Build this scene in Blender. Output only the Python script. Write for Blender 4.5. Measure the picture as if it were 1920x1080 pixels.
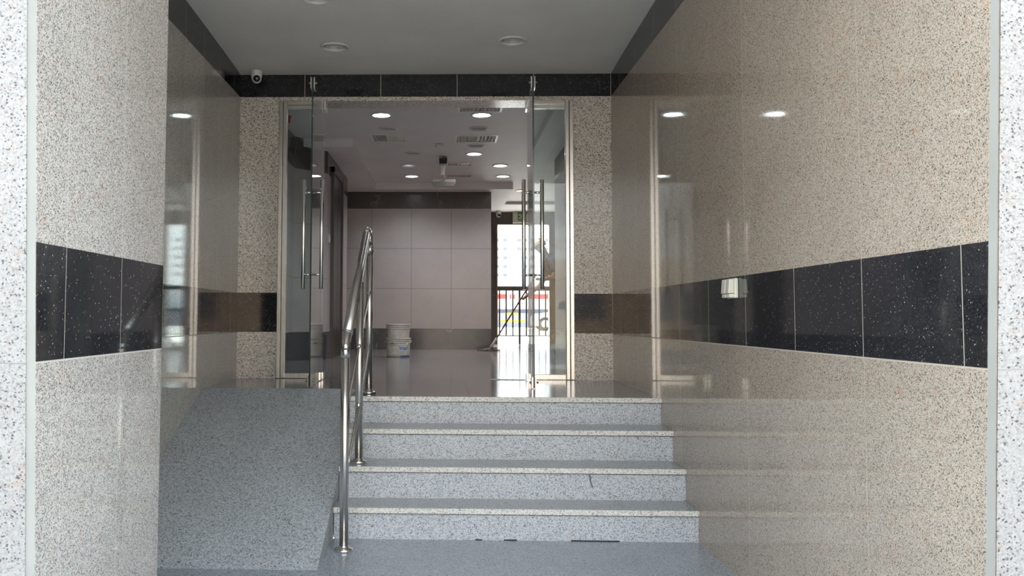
import bpy, bmesh, math, random
from mathutils import Vector, Matrix
random.seed(7)
for o in list(bpy.data.objects): bpy.data.objects.remove(o)
scene = bpy.context.scene
COL = scene.collection
PI = math.pi

# ------------------------------------------------------------------ camera
F_PX, CX, CY = 1680.0, 781.04, 498.71
YAW, PITCH, ROLL = -0.0291, 0.0575, 0.0040
EYE = 1.3307
cam_data = bpy.data.cameras.new('camera')
cam = bpy.data.objects.new('camera', cam_data); COL.objects.link(cam)
cam_data.sensor_width = 36.0
cam_data.lens = 36.0 * F_PX / 1920.0
cam_data.shift_x = (960.0 - CX) / 1920.0
cam_data.shift_y = -(540.0 - CY) / 1920.0
cam_data.clip_start = 0.05; cam_data.clip_end = 1500
cam.matrix_world = (Matrix.Translation((0, 0, EYE)) @ Matrix.Rotation(-YAW, 4, 'Z') @ Matrix.Rotation(PITCH, 4, 'X')
                    @ Matrix.Rotation(PI/2, 4, 'X') @ Matrix.Rotation(ROLL, 4, 'Z'))
scene.camera = cam

# ------------------------------------------------------------------ sky, sun, exposure
scene.view_settings.view_transform = 'Standard'
scene.view_settings.look = 'None'
scene.view_settings.gamma = 1
scene.view_settings.use_curve_mapping = False
scene.view_settings.exposure = 2.1
world = bpy.data.worlds.new('sky'); scene.world = world; world.use_nodes = True
nt = world.node_tree; nt.nodes.clear()
wo = nt.nodes.new('ShaderNodeOutputWorld'); wb = nt.nodes.new('ShaderNodeBackground')
tc = nt.nodes.new('ShaderNodeTexCoord'); sx = nt.nodes.new('ShaderNodeSeparateXYZ')
rp = nt.nodes.new('ShaderNodeValToRGB')
nt.links.new(tc.outputs['Generated'], sx.inputs[0]); nt.links.new(sx.outputs['Z'], rp.inputs[0])
nt.links.new(rp.outputs[0], wb.inputs[0]); nt.links.new(wb.outputs[0], wo.inputs[0])
rp.color_ramp.elements[0].position = 0.0; rp.color_ramp.elements[0].color = (1.0, 0.97, 0.92, 1)
rp.color_ramp.elements[1].position = 0.75; rp.color_ramp.elements[1].color = (0.62, 0.80, 1.0, 1)
wb.inputs[1].default_value = 1.25
sun_d = bpy.data.lights.new('sun', 'SUN'); sun = bpy.data.objects.new('sun', sun_d); COL.objects.link(sun)
sun_d.energy = 5.0; sun_d.angle = 0.009; sun_d.color = (1.0, 0.93, 0.83)
sun_dir = Vector((0.30, 0.66, 0.72)).normalized()          # towards the sun
sun.rotation_euler = sun_dir.to_track_quat('Z', 'Y').to_euler()
sun.location = (20, 20, 30)

# ------------------------------------------------------------------ dimensions (metres)
XR, XL, XN = 1.53, -1.866, -1.21           # right wall, recessed left wall, front left pier
YF, YN = 8.108, 3.842                      # back wall of the foyer, end of the left pier
ZL = 0.777                                 # landing and lobby floor
ZB0, ZB1 = 1.195, 1.551                    # dark belt course
ZU0 = 3.352                                # dark course under the ceiling
YT = 8.40                                  # lobby side of the back wall
ZC, ZS = 3.657, 3.545                      # lobby ceiling, soffits
YE = 19.25                                 # exit wall
def ceil_z(y):
    pts = [(2.2, 3.70), (4.5, 3.67), (6.3, 3.625), (6.95, 3.605), (7.55, 3.585), (8.11, 3.560), (8.5, 3.55)]
    for (a, b), (c, d) in zip(pts, pts[1:]):
        if y <= c: return b + (d - b) * (y - a) / (c - a)
    return 3.55
jl = lambda z: 2.712 - 0.055*z             # front edge of the left pier
jr = lambda z: 2.654 - 0.066*z             # front edge of the right wall
fl = lambda z: 2.700 - 0.055*z             # face of the front cladding, left and right
fr = lambda z: 2.638 - 0.066*z

# ------------------------------------------------------------------ node helpers
class NT:
    def __init__(s, name):
        s.m = bpy.data.materials.new(name); s.m.use_nodes = True; s.t = s.m.node_tree; s.t.nodes.clear()
        s.out = s.n('OutputMaterial')
    def n(s, kind, **kw):
        nd = s.t.nodes.new('ShaderNode' + kind)
        for k, v in kw.items(): setattr(nd, k, v)
        return nd
    def set(s, sock, v):
        if isinstance(v, bpy.types.NodeSocket): s.t.links.new(v, sock)
        else: sock.default_value = v
    def math(s, op, a, b=0.0, c=0.0):
        nd = s.n('Math', operation=op); s.set(nd.inputs[0], a); s.set(nd.inputs[1], b)
        if len(nd.inputs) > 2: s.set(nd.inputs[2], c)
        return nd.outputs[0]
    def mix(s, f, a, b, blend='MIX'):
        nd = s.n('Mix', data_type='RGBA', blend_type=blend)
        s.set(nd.inputs[0], f); s.set(nd.inputs[6], a); s.set(nd.inputs[7], b)
        return nd.outputs[2]
    def ramp(s, f, stops, interp='LINEAR'):
        nd = s.n('ValToRGB'); s.set(nd.inputs[0], f); cr = nd.color_ramp; cr.interpolation = interp
        while len(cr.elements) < len(stops): cr.elements.new(0.5)
        for e, (p, c) in zip(cr.elements, stops): e.position = p; e.color = c if len(c) == 4 else (*c, 1)
        return nd.outputs[0]
    def pos(s):
        return s.n('NewGeometry').outputs['Position']
    def xyz(s, v):
        nd = s.n('SeparateXYZ'); s.set(nd.inputs[0], v); return nd.outputs
    def noise(s, v, scale, detail=3, rough=0.5, dist=0.0):
        nd = s.n('TexNoise'); s.set(nd.inputs['Vector'], v); nd.inputs['Scale'].default_value = scale
        nd.inputs['Detail'].default_value = detail; nd.inputs['Roughness'].default_value = rough
        nd.inputs['Distortion'].default_value = dist
        return nd.outputs[0]
    def line(s, coord, off, period, width):
        a = s.math('DIVIDE', s.math('SUBTRACT', coord, off - period*50), period)
        f = s.math('FRACT', s.math('ADD', a, 0.5))
        d = s.math('ABSOLUTE', s.math('SUBTRACT', f, 0.5))
        return s.math('LESS_THAN', d, width/period/2), s.math('FLOOR', a)
    def principled(s, col, rough=0.5, metal=0.0, spec=0.5, normal=None, emis=None, estr=0.0):
        p = s.n('BsdfPrincipled'); s.set(p.inputs['Base Color'], col); s.set(p.inputs['Roughness'], rough)
        s.set(p.inputs['Metallic'], metal); p.inputs['Specular IOR Level'].default_value = spec
        if normal is not None: s.set(p.inputs['Normal'], normal)
        if emis: p.inputs['Emission Color'].default_value = (*emis, 1); p.inputs['Emission Strength'].default_value = estr
        s.t.links.new(p.outputs[0], s.out.inputs[0]); return p
    def bump(s, h, strength, dist=0.002):
        nd = s.n('Bump'); nd.inputs['Strength'].default_value = strength; nd.inputs['Distance'].default_value = dist
        s.set(nd.inputs['Height'], h); return nd.outputs[0]

def plain(name, col, rough=0.5, metal=0.0, spec=0.5, var=0.06, scale=6.0, emis=None, estr=0.0):
    s = NT(name); n = s.noise(s.pos(), scale, 4)
    k = s.ramp(n, [(0.3, (1-var,)*3), (0.7, (1+var,)*3)])
    s.principled(s.mix(1.0, (*col, 1), k, 'MULTIPLY'), rough, metal, spec, emis=emis, estr=estr)
    return s.m

def stone(name, light, mid, dark, frac=(0.14, 0.34, 0.62), scale=150.0, rough=0.12, joints=(), jcol=(0.6, 0.57, 0.5),
          pink=None, panel=0.04, bump=0.0, stain=0.10, spec=0.5):
    """speckled granite; joints = (axis, offset, period, width) thin grout lines"""
    s = NT(name); P = s.pos()
    v = s.n('TexVoronoi'); s.set(v.inputs['Vector'], P); v.inputs['Scale'].default_value = scale
    c = s.n('SeparateColor'); s.set(c.inputs[0], v.outputs['Color'])
    col = s.ramp(c.outputs[0], [(0.0, dark), (frac[0]*0.8, dark), (frac[0], tuple(0.5*(a+b) for a, b in zip(dark, mid))),
                                (frac[1], mid), (frac[2], tuple(0.5*(a+b) for a, b in zip(light, mid))), (0.97, light)])
    if pink:
        n1 = s.noise(P, 22.0, 2, 0.5, 0.4)
        f = s.math('MULTIPLY', s.ramp(n1, [(0.60, (0, 0, 0)), (0.68, (1, 1, 1))]), 0.55)
        col = s.mix(f, col, (*pink, 1), 'MULTIPLY')
    n2 = s.noise(P, 1.3, 5, 0.6)
    col = s.mix(1.0, col, s.ramp(n2, [(0.3, (1-stain,)*3), (0.7, (1+stain*0.4,)*3)]), 'MULTIPLY')
    ax = s.xyz(P); cell = None; mask = None
    for a, off, per, w in joints:
        m, fl_ = s.line(ax['XYZ'.index(a)], off, per, w)
        mask = m if mask is None else s.math('MAXIMUM', mask, m)
        cell = fl_ if cell is None else s.math('ADD', s.math('MULTIPLY', fl_, 7.13), cell)
    if cell is not None:
        wn = s.n('TexWhiteNoise', noise_dimensions='1D'); s.set(wn.inputs[1], cell)
        col = s.mix(1.0, col, s.ramp(wn.outputs[0], [(0, (1-panel,)*3), (1, (1+panel,)*3)]), 'MULTIPLY')
        col = s.mix(mask, col, (*jcol, 1))
    r = s.math('ADD', s.math('MULTIPLY', n2, 0.06), rough - 0.03)
    if mask is not None: r = s.math('MAXIMUM', r, s.math('MULTIPLY', mask, 0.7))
    nm = s.bump(c.outputs[1], bump) if bump else None
    s.principled(col, r, 0.0, spec, nm)
    return s.m

def black_stone(name, joints=(), rough=0.05):
    s = NT(name); P = s.pos()
    v = s.n('TexVoronoi'); s.set(v.inputs['Vector'], P); v.inputs['Scale'].default_value = 260.0
    c = s.n('SeparateColor'); s.set(c.inputs[0], v.outputs['Color'])
    col = s.ramp(c.outputs[0], [(0.0, (0.009, 0.009, 0.010)), (0.7, (0.022, 0.022, 0.025)), (0.93, (0.035, 0.035, 0.038)),
                                (0.988, (0.05, 0.05, 0.05)), (1.0, (0.42, 0.40, 0.36))])
    n = s.noise(P, 3.0, 4); col = s.mix(1.0, col, s.ramp(n, [(0.3, (0.8,)*3), (0.7, (1.2,)*3)]), 'MULTIPLY')
    ax = s.xyz(P); mask = None
    for a, off, per, w in joints:
        m, _ = s.line(ax['XYZ'.index(a)], off, per, w); mask = m if mask is None else s.math('MAXIMUM', mask, m)
    if mask is not None:
        col = s.mix(mask, col, (0.42, 0.38, 0.31, 1)); rough = s.math('MAXIMUM', s.math('MULTIPLY', mask, 0.7), rough)
    s.principled(col, rough)
    return s.m

def marble(name, base, vein, rough=0.12, joints=(), jcol=(0.10, 0.09, 0.09), vein_w=0.012, scale=0.9, cloud=0.18, off=(0, 0, 0)):
    s = NT(name); P = s.pos()
    mp = s.n('VectorMath', operation='ADD'); s.set(mp.inputs[0], P); mp.inputs[1].default_value = off
    n = s.noise(mp.outputs[0], scale, 3, 0.45, 0.25)
    d = s.math('ABSOLUTE', s.math('SUBTRACT', n, 0.5))
    veins = s.ramp(d, [(0.0, (1, 1, 1)), (vein_w, (0, 0, 0))])
    n3 = s.noise(mp.outputs[0], 2.5, 4)
    f = s.math('MULTIPLY', veins, s.ramp(n3, [(0.45, (0, 0, 0)), (0.6, (0.8,)*3)]))
    n2 = s.noise(mp.outputs[0], 3.2, 6, 0.6)
    col = s.mix(1.0, (*base, 1), s.ramp(n2, [(0.3, (1-cloud,)*3), (0.7, (1+cloud,)*3)]), 'MULTIPLY')
    col = s.mix(f, col, (*vein, 1))
    ax = s.xyz(P); mask = None
    for a, o_, per, w in joints:
        m, _ = s.line(ax['XYZ'.index(a)], o_, per, w); mask = m if mask is None else s.math('MAXIMUM', mask, m)
    if mask is not None: col = s.mix(mask, col, (*jcol, 1))
    s.principled(col, rough)
    return s.m

def glass_mat(name, tint, f0=0.045):
    s = NT(name)
    g = s.n('NewGeometry'); dt = s.n('VectorMath', operation='DOT_PRODUCT')
    s.set(dt.inputs[0], g.outputs['Normal']); s.set(dt.inputs[1], g.outputs['Incoming'])
    c = s.math('SUBTRACT', 1.0, s.math('ABSOLUTE', dt.outputs['Value']))
    f = s.math('ADD', s.math('MULTIPLY', s.math('POWER', c, 5.0), 1-f0), f0)
    tr = s.n('BsdfTransparent'); tr.inputs[0].default_value = (*tint, 1)
    gl = s.n('BsdfGlossy'); gl.inputs[0].default_value = (0.95, 0.95, 0.95, 1); gl.inputs[1].default_value = 0.0
    mx = s.n('MixShader'); s.set(mx.inputs[0], f); s.set(mx.inputs[1], tr.outputs[0]); s.set(mx.inputs[2], gl.outputs[0])
    s.t.links.new(mx.outputs[0], s.out.inputs[0]); return s.m

def steel(name, col=(0.62, 0.60, 0.57), rough=0.16):
    s = NT(name); P = s.pos()
    mp = s.n('Mapping'); s.set(mp.inputs[0], P); mp.inputs['Scale'].default_value = (400, 400, 3)
    n = s.noise(mp.outputs[0], 1.0, 2)
    s.principled((*col, 1), s.math('ADD', s.math('MULTIPLY', n, 0.08), rough - 0.04), 1.0)
    return s.m

M = {}
PJ = ('Y', 3.313, 0.63, 0.0035)
WARM = dict(light=(0.51, 0.445, 0.362), mid=(0.352, 0.297, 0.236), dark=(0.085, 0.072, 0.063), scale=290)
GREY = dict(light=(0.58, 0.555, 0.51), mid=(0.40, 0.378, 0.345), dark=(0.11, 0.104, 0.098), scale=290)
M['granite_right'] = stone('granite_right', **WARM, joints=[('Y', 3.313, 1.26, 0.0025), ('Z', ZB0-0.003, 40, 0.006)], pink=(1.0, 0.84, 0.76), jcol=(0.44, 0.39, 0.325), rough=0.05)
M['granite_left'] = stone('granite_left', **GREY, joints=[('Y', 3.342, 0.50, 0.0025), ('Z', ZB0-0.003, 40, 0.006)], pink=(1.0, 0.86, 0.76), jcol=(0.48, 0.46, 0.42), rough=0.05)
M['granite_back'] = stone('granite_back', light=(0.80, 0.75, 0.67), mid=(0.52, 0.475, 0.415), dark=(0.11, 0.10, 0.09), scale=170, rough=0.14)
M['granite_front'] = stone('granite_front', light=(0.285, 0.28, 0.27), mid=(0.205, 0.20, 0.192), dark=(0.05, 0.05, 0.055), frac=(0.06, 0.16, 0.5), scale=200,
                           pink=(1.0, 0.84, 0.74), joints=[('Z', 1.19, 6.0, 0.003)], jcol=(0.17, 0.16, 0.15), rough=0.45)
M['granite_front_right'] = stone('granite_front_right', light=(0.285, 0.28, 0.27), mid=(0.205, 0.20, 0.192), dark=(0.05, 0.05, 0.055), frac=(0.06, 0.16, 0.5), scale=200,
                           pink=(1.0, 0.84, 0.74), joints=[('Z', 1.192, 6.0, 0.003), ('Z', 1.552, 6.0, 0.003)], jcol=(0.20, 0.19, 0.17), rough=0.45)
BLUE = dict(light=(0.58, 0.60, 0.62), mid=(0.405, 0.43, 0.452), dark=(0.15, 0.17, 0.19))
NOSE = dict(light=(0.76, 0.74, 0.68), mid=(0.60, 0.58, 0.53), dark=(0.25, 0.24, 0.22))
M['granite_riser'] = stone('granite_riser', **BLUE, scale=210, rough=0.35, stain=0.08, pink=(1.0, 0.90, 0.80))
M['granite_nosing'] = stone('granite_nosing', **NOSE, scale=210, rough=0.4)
M['granite_tread'] = stone('granite_tread', light=(0.42, 0.43, 0.42), mid=(0.33, 0.34, 0.34), dark=(0.15, 0.155, 0.16), scale=190, rough=0.20, frac=(0.10, 0.3, 0.6))
M['granite_landing'] = stone('granite_landing', light=(0.19, 0.19, 0.195), mid=(0.145, 0.145, 0.15), dark=(0.08, 0.08, 0.085), scale=190, rough=0.13, joints=[('X', 0.19, 1.3, 0.003)], jcol=(0.15, 0.15, 0.15))
M['granite_ramp'] = stone('granite_ramp', light=(0.50, 0.52, 0.52), mid=(0.33, 0.348, 0.352), dark=(0.10, 0.11, 0.12), scale=190, rough=0.55, bump=0.35, stain=0.14)
M['granite_floor'] = stone('granite_floor', light=(0.40, 0.42, 0.44), mid=(0.30, 0.32, 0.34), dark=(0.14, 0.15, 0.165), scale=190, rough=0.20)
M['black_side'] = black_stone('black_side', joints=[('Y', 3.313, 0.63, 0.004)])
M['black_left'] = black_stone('black_left', joints=[('Y', 3.342, 0.50, 0.003)])
M['black_back'] = black_stone('black_back', joints=[('X', 0.129, 0.70, 0.006)])
M['mortar'] = plain('mortar', (0.24, 0.245, 0.225), 0.8)
M['mortar_brown'] = plain('mortar_brown', (0.17, 0.14, 0.11), 0.8, var=0.2, scale=30)
M['paint_foyer'] = plain('paint_foyer', (0.78, 0.755, 0.71), 0.65, scale=2.0, var=0.05)
M['paint_lobby'] = plain('paint_lobby', (0.76, 0.73, 0.725), 0.6, scale=2.0, var=0.04)
M['lobby_tile'] = marble('lobby_tile', (0.40, 0.362, 0.350), (0.42, 0.385, 0.37), 0.35, [('X', 0.151, 0.70, 0.010), ('Z', 1.839, 0.704, 0.010)], jcol=(0.24, 0.21, 0.20), cloud=0.05)
M['lobby_tile_side'] = marble('lobby_tile_side', (0.37, 0.34, 0.335), (0.39, 0.36, 0.35), 0.30, [('Y', 11.9, 0.70, 0.010), ('Z', 1.839, 0.704, 0.010)], jcol=(0.24, 0.21, 0.20), cloud=0.06)
M['brown_marble'] = marble('brown_marble', (0.085, 0.070, 0.062), (0.22, 0.19, 0.16), 0.25, [('X', 0.151, 0.70, 0.006)], vein_w=0.006, scale=1.2)
M['dark_marble'] = marble('dark_marble', (0.066, 0.066, 0.072), (0.34, 0.33, 0.33), 0.18, [('X', 0.151, 1.4, 0.006)], vein_w=0.009, scale=1.1, off=(2.7, 0, 0.4))
M['lobby_floor'] = marble('lobby_floor', (0.185, 0.175, 0.175), (0.26, 0.245, 0.24), 0.13, [('X', 0.20, 1.2, 0.006), ('Y', 9.6, 1.2, 0.006)], jcol=(0.12, 0.11, 0.11), vein_w=0.008, scale=0.8, cloud=0.12)
M['steel'] = steel('steel', (0.66, 0.64, 0.60), 0.26)
M['polished'] = steel('polished', (0.80, 0.78, 0.74), 0.15)
M['dark_steel'] = steel('dark_steel', (0.09, 0.085, 0.08), 0.35)
M['glass'] = glass_mat('glass', (0.88, 0.91, 0.90))
M['glass_side'] = glass_mat('glass_side', (0.86, 0.91, 0.90))
M['glass_edge'] = plain('glass_edge', (0.03, 0.05, 0.045), 0.15)
M['white_plastic'] = plain('white_plastic', (0.72, 0.70, 0.66), 0.35, var=0.03)
M['cream_plastic'] = plain('cream_plastic', (0.58, 0.56, 0.47), 0.4, var=0.04)
M['grey_plastic'] = plain('grey_plastic', (0.42, 0.41, 0.38), 0.4)
M['black_plastic'] = plain('black_plastic', (0.012, 0.012, 0.014), 0.15)
M['red_plastic'] = plain('red_plastic', (0.45, 0.03, 0.02), 0.35)
M['reflector'] = plain('reflector', (0.50, 0.495, 0.47), 0.4)
M['lamp_cool'] = plain('lamp_cool', (0.8, 0.8, 0.8), 0.4, emis=(0.86, 0.92, 1.0), estr=9.0)
M['lamp_warm'] = plain('lamp_warm', (0.8, 0.8, 0.8), 0.4, emis=(1.0, 0.86, 0.62), estr=9.0)
M['lamp_dim'] = plain('lamp_dim', (0.5, 0.5, 0.5), 0.4, emis=(0.8, 0.9, 1.0), estr=0.22)
M['vent_dark'] = plain('vent_dark', (0.05, 0.035, 0.03), 0.7)
M['vent_white'] = plain('vent_white', (0.80, 0.77, 0.70), 0.35)
M['dark_door'] = plain('dark_door', (0.022, 0.018, 0.016), 0.3)
M['dark_frame'] = plain('dark_frame', (0.06, 0.050, 0.045), 0.35)
M['bronze'] = plain('bronze', (0.20, 0.14, 0.07), 0.35, metal=0.4)
M['iron'] = plain('iron', (0.045, 0.040, 0.022), 0.6)
M['bucket'] = plain('bucket', (0.60, 0.58, 0.52), 0.4, var=0.12, scale=18)
M['bucket_band'] = plain('bucket_band', (0.46, 0.48, 0.52), 0.4)
M['blue_print'] = plain('blue_print', (0.02, 0.21, 0.50), 0.4)
M['label_white'] = plain('label_white', (0.66, 0.68, 0.68), 0.4)
M['blue_stripe'] = plain('blue_stripe', (0.09, 0.16, 0.36), 0.4)
M['wire'] = steel('wire', (0.55, 0.54, 0.52), 0.3)
M['exit_face'] = plain('exit_face', (0.62, 0.60, 0.50), 0.4)
M['exit_green'] = plain('exit_green', (0.03, 0.26, 0.05), 0.4)
M['near_black'] = plain('near_black', (0.02, 0.02, 0.02), 0.9)

# ------------------------------------------------------------------ mesh helpers
class MB:
    def __init__(s): s.bm = bmesh.new(); s.mi = 0
    def box(s, x0, x1, y0, y1, z0, z1, bevel=0.0):
        s.hexa([(x0, y0, z0), (x1, y0, z0), (x1, y1, z0), (x0, y1, z0), (x0, y0, z1), (x1, y0, z1), (x1, y1, z1), (x0, y1, z1)], bevel); return s
    def hexa(s, p, bevel=0.0):
        v = [s.bm.verts.new(q) for q in p]; fs = []
        for f in ((0, 3, 2, 1), (4, 5, 6, 7), (0, 1, 5, 4), (1, 2, 6, 5), (2, 3, 7, 6), (3, 0, 4, 7)):
            fs.append(s.bm.faces.new([v[i] for i in f]))
        if bevel:
            es = list({e for f in fs for e in f.edges})
            bmesh.ops.bevel(s.bm, geom=es, offset=bevel, segments=2, affect='EDGES', profile=0.5)
        return s
    def prism(s, pts, z0, z1, axis='Z'):
        """polygon extruded along an axis; pts are the two other coordinates in order"""
        def P(a, b, h): return {'Z': (a, b, h), 'X': (h, a, b), 'Y': (a, h, b)}[axis]
        lo = [s.bm.verts.new(P(a, b, z0)) for a, b in pts]; hi = [s.bm.verts.new(P(a, b, z1)) for a, b in pts]
        n = len(pts); s.bm.faces.new(lo); s.bm.faces.new(hi)
        for i in range(n): s.bm.faces.new((lo[i], lo[(i+1) % n], hi[(i+1) % n], hi[i]))
        return s
    def tube(s, path, r, n=20, cap=True, smooth=True):
        path = [Vector(p) for p in path]; rings = []
        rr = r if isinstance(r, (list, tuple)) else [r]*len(path)
        up = None
        for i, p in enumerate(path):
            d = (path[min(i+1, len(path)-1)] - path[max(i-1, 0)]).normalized()
            if up is None:
                up = Vector((0, 0, 1)) if abs(d.z) < 0.9 else Vector((1, 0, 0))
            a = d.cross(up).normalized(); b = a.cross(d).normalized(); up = b
            rings.append([s.bm.verts.new(p + (a*math.cos(2*PI*k/n) + b*math.sin(2*PI*k/n))*rr[i]) for k in range(n)])
        for A, B in zip(rings, rings[1:]):
            for k in range(n):
                f = s.bm.faces.new((A[k], A[(k+1) % n], B[(k+1) % n], B[k])); f.smooth = smooth
        if cap: s.bm.faces.new(rings[0]); s.bm.faces.new(rings[-1])
        return s
    def lathe(s, prof, c=(0, 0, 0), n=32, axis='Z', smooth=True):
        """profile = (radius, height) pairs turned about an axis through c"""
        c = Vector(c); rings = []
        for r, h in prof:
            ring = []
            if r < 1e-6:
                v = s.bm.verts.new(c + {'Z': Vector((0, 0, h)), 'Y': Vector((0, h, 0)), 'X': Vector((h, 0, 0))}[axis]); rings.append([v]); continue
            for k in range(n):
                u, w = r*math.cos(2*PI*k/n), r*math.sin(2*PI*k/n)
                ring.append(s.bm.verts.new(c + {'Z': Vector((u, w, h)), 'Y': Vector((w, h, u)), 'X': Vector((h, u, w))}[axis]))
            rings.append(ring)
        for A, B in zip(rings, rings[1:]):
            if len(A) == 1 and len(B) == 1: continue
            for k in range(n):
                k2 = (k+1) % n
                if len(A) == 1: f = s.bm.faces.new((A[0], B[k2], B[k]))
                elif len(B) == 1: f = s.bm.faces.new((A[k], A[k2], B[0]))
                else: f = s.bm.faces.new((A[k], A[k2], B[k2], B[k]))
                f.smooth = smooth
        return s
    def build(s, name, mat, parent=None, mats=None):
        bmesh.ops.recalc_face_normals(s.bm, faces=s.bm.faces)
        me = bpy.data.meshes.new(name); s.bm.to_mesh(me); s.bm.free()
        for m_ in ([mat] if mats is None else mats): me.materials.append(M[m_] if isinstance(m_, str) else m_)
        o = bpy.data.objects.new(name, me); COL.objects.link(o)
        if parent is not None:
            o.parent = parent
            bpy.context.view_layer.update(); o.matrix_parent_inverse = parent.matrix_world.inverted()
        return o

def tag(o, label=None, cat=None, group=None, kind=None):
    for k, v in (('label', label), ('category', cat), ('group', group), ('kind', kind)):
        if v: o[k] = v
    return o
def empty(name, loc, label, cat, group=None, kind=None):
    o = bpy.data.objects.new(name, None); COL.objects.link(o); o.location = loc; o.empty_display_size = 0.1
    bpy.context.view_layer.update()
    return tag(o, label, cat, group, kind)
def struct(name, mb, mat, label, cat):
    return tag(mb.build(name, mat), label, cat, None, 'structure')
def carve(o, mb):
    """cut openings out of a slab"""
    c = mb.build('cutter', 'mortar'); md = o.modifiers.new('b', 'BOOLEAN'); md.operation = 'DIFFERENCE'; md.object = c; md.solver = 'EXACT'
    dg = bpy.context.evaluated_depsgraph_get(); dg.update()
    me = bpy.data.meshes.new_from_object(o.evaluated_get(dg)); o.modifiers.clear(); o.data = me
    bpy.data.objects.remove(c)

# ------------------------------------------------------------------ the entrance: walls
ZTOP = 4.0
# right wall
mb = MB()
def rblock(mb, z0, z1, x0=XR, x1=XR+0.25):
    mb.hexa([(x0, jr(z0), z0), (x1, jr(z0), z0), (x1, YF, z0), (x0, YF, z0), (x0, jr(z1), z1), (x1, jr(z1), z1), (x1, YF, z1), (x0, YF, z1)])
rblock(mb, 0, ZB0); rblock(mb, ZB1, ZU0)
w = struct('wall_right', mb, 'granite_right', 'long polished tan granite wall on the right of the entrance, with a dark belt', 'wall')
for z0, z1 in ((ZB0, ZB1), (ZU0, ZTOP)):
    mb = MB(); rblock(mb, z0, z1, XR-0.001); mb.build('stone_band', 'black_side', w)
# left pier (nearer) and recessed left wall
mb = MB()
def lblock(mb, z0, z1, d=0.0):
    mb.hexa([(-2.15, jl(z0), z0), (XN+d, jl(z0), z0), (XN+d, YN, z0), (-2.15, YN, z0), (-2.15, jl(z1), z1), (XN+d, jl(z1), z1), (XN+d, YN, z1), (-2.15, YN, z1)])
lblock(mb, 0, ZB0); lblock(mb, ZB1, ZTOP)
w = struct('pillar', mb, 'granite_left', 'broad polished grey granite pier at the front left of the entrance', 'pillar')
mb = MB(); lblock(mb, ZB0, ZB1, 0.001); mb.build('stone_band', 'black_left', w)
mb = MB(); mb.box(-2.15, XL, YN, YF, 0, ZB0).box(-2.15, XL, YN, YF, ZB1, ZU0)
w = struct('wall_left', mb, 'granite_left', 'recessed polished granite wall beside the ramp, reflecting the doors', 'wall')
for z0, z1 in ((ZB0, ZB1), (ZU0, ZTOP)):
    MB().box(-2.15, XL+0.001, YN, YF, z0, z1).build('stone_band', 'black_left', w)
# back wall with the door opening
OX0, OX1, OZ = -1.506, 1.187, 3.316
mb = MB()
for z0, z1 in ((0, ZB0), (ZB1, ZU0)):
    mb.box(-2.15, OX0, YF, YT, z0, z1).box(OX1, XR+0.25, YF, YT, z0, z1)
mb.box(OX0, OX1, YF, YT, OZ, ZU0)
w = struct('wall_back', mb, 'granite_back', 'grey granite end wall of the entrance, framing the glass doors', 'wall')
MB().box(-2.15, OX0, YF-0.001, YT, ZB0, ZB1).box(OX1, XR+0.25, YF-0.001, YT, ZB0, ZB1).build('stone_band', 'black_back', w)
MB().box(-2.15, XR+0.25, YF-0.001, YT, ZU0, ZTOP).build('stone_band', 'black_back', w)
# ceiling of the entrance, gently sagging towards the doors
ys = [2.72, 3.5, 4.5, 5.4, 6.3, 6.95, 7.55, YF]
mb = MB(); mb.prism([(y, ceil_z(y)) for y in ys] + [(YF, 3.98), (2.72, 3.98)], XL, XR, 'X')
ceil1 = struct('ceiling', mb, 'paint_foyer', 'plain grey painted ceiling over the entrance steps, with round downlights', 'ceiling')
# front cladding
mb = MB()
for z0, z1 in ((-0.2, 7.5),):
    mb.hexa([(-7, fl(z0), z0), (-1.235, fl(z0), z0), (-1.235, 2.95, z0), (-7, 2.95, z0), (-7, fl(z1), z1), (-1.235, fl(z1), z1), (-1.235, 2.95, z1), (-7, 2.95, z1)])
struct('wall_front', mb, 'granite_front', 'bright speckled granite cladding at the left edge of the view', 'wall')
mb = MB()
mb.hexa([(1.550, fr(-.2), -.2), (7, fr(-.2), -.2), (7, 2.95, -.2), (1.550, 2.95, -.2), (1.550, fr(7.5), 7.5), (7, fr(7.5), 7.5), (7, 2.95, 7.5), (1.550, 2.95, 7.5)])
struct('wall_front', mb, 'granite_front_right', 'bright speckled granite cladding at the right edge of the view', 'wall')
mb = MB(); mb.hexa([(-1.235, 2.5, 3.40), (1.550, 2.5, 3.40), (1.550, 2.72, 3.40), (-1.235, 2.72, 3.40), (-1.235, 2.3, 7.5), (1.550, 2.3, 7.5), (1.550, 2.72, 7.5), (-1.235, 2.72, 7.5)])
struct('lintel', mb, 'granite_front', 'granite header above the entrance opening', 'lintel')
mb = MB(); z0, z1 = 0, 3.40
mb.hexa([(-1.2355, fl(z0)+.004, z0), (XN-.001, jl(z0)-.001, z0), (XN-.001, jl(z0)+.05, z0), (-1.2355, jl(z0)+.05, z0), (-1.2355, fl(z1)+.004, z1), (XN-.001, jl(z1)-.001, z1), (XN-.001, jl(z1)+.05, z1), (-1.2355, jl(z1)+.05, z1)])
struct('trim_1', mb, 'mortar', 'pale vertical mortar strip at the front edge of the left pier', 'trim')
mb = MB()
mb.hexa([(XR+.001, jr(z0)-.001, z0), (1.541, fr(z0)-.006, z0), (1.541, jr(z0)+.05, z0), (XR+.001, jr(z0)+.05, z0), (XR+.001, jr(z1)-.001, z1), (1.541, fr(z1)-.006, z1), (1.541, jr(z1)+.05, z1), (XR+.001, jr(z1)+.05, z1)])
w = struct('trim_2', mb, 'mortar', 'pale mortar strip at the front edge of the right wall, stained brown', 'trim')
mb = MB()
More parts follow.
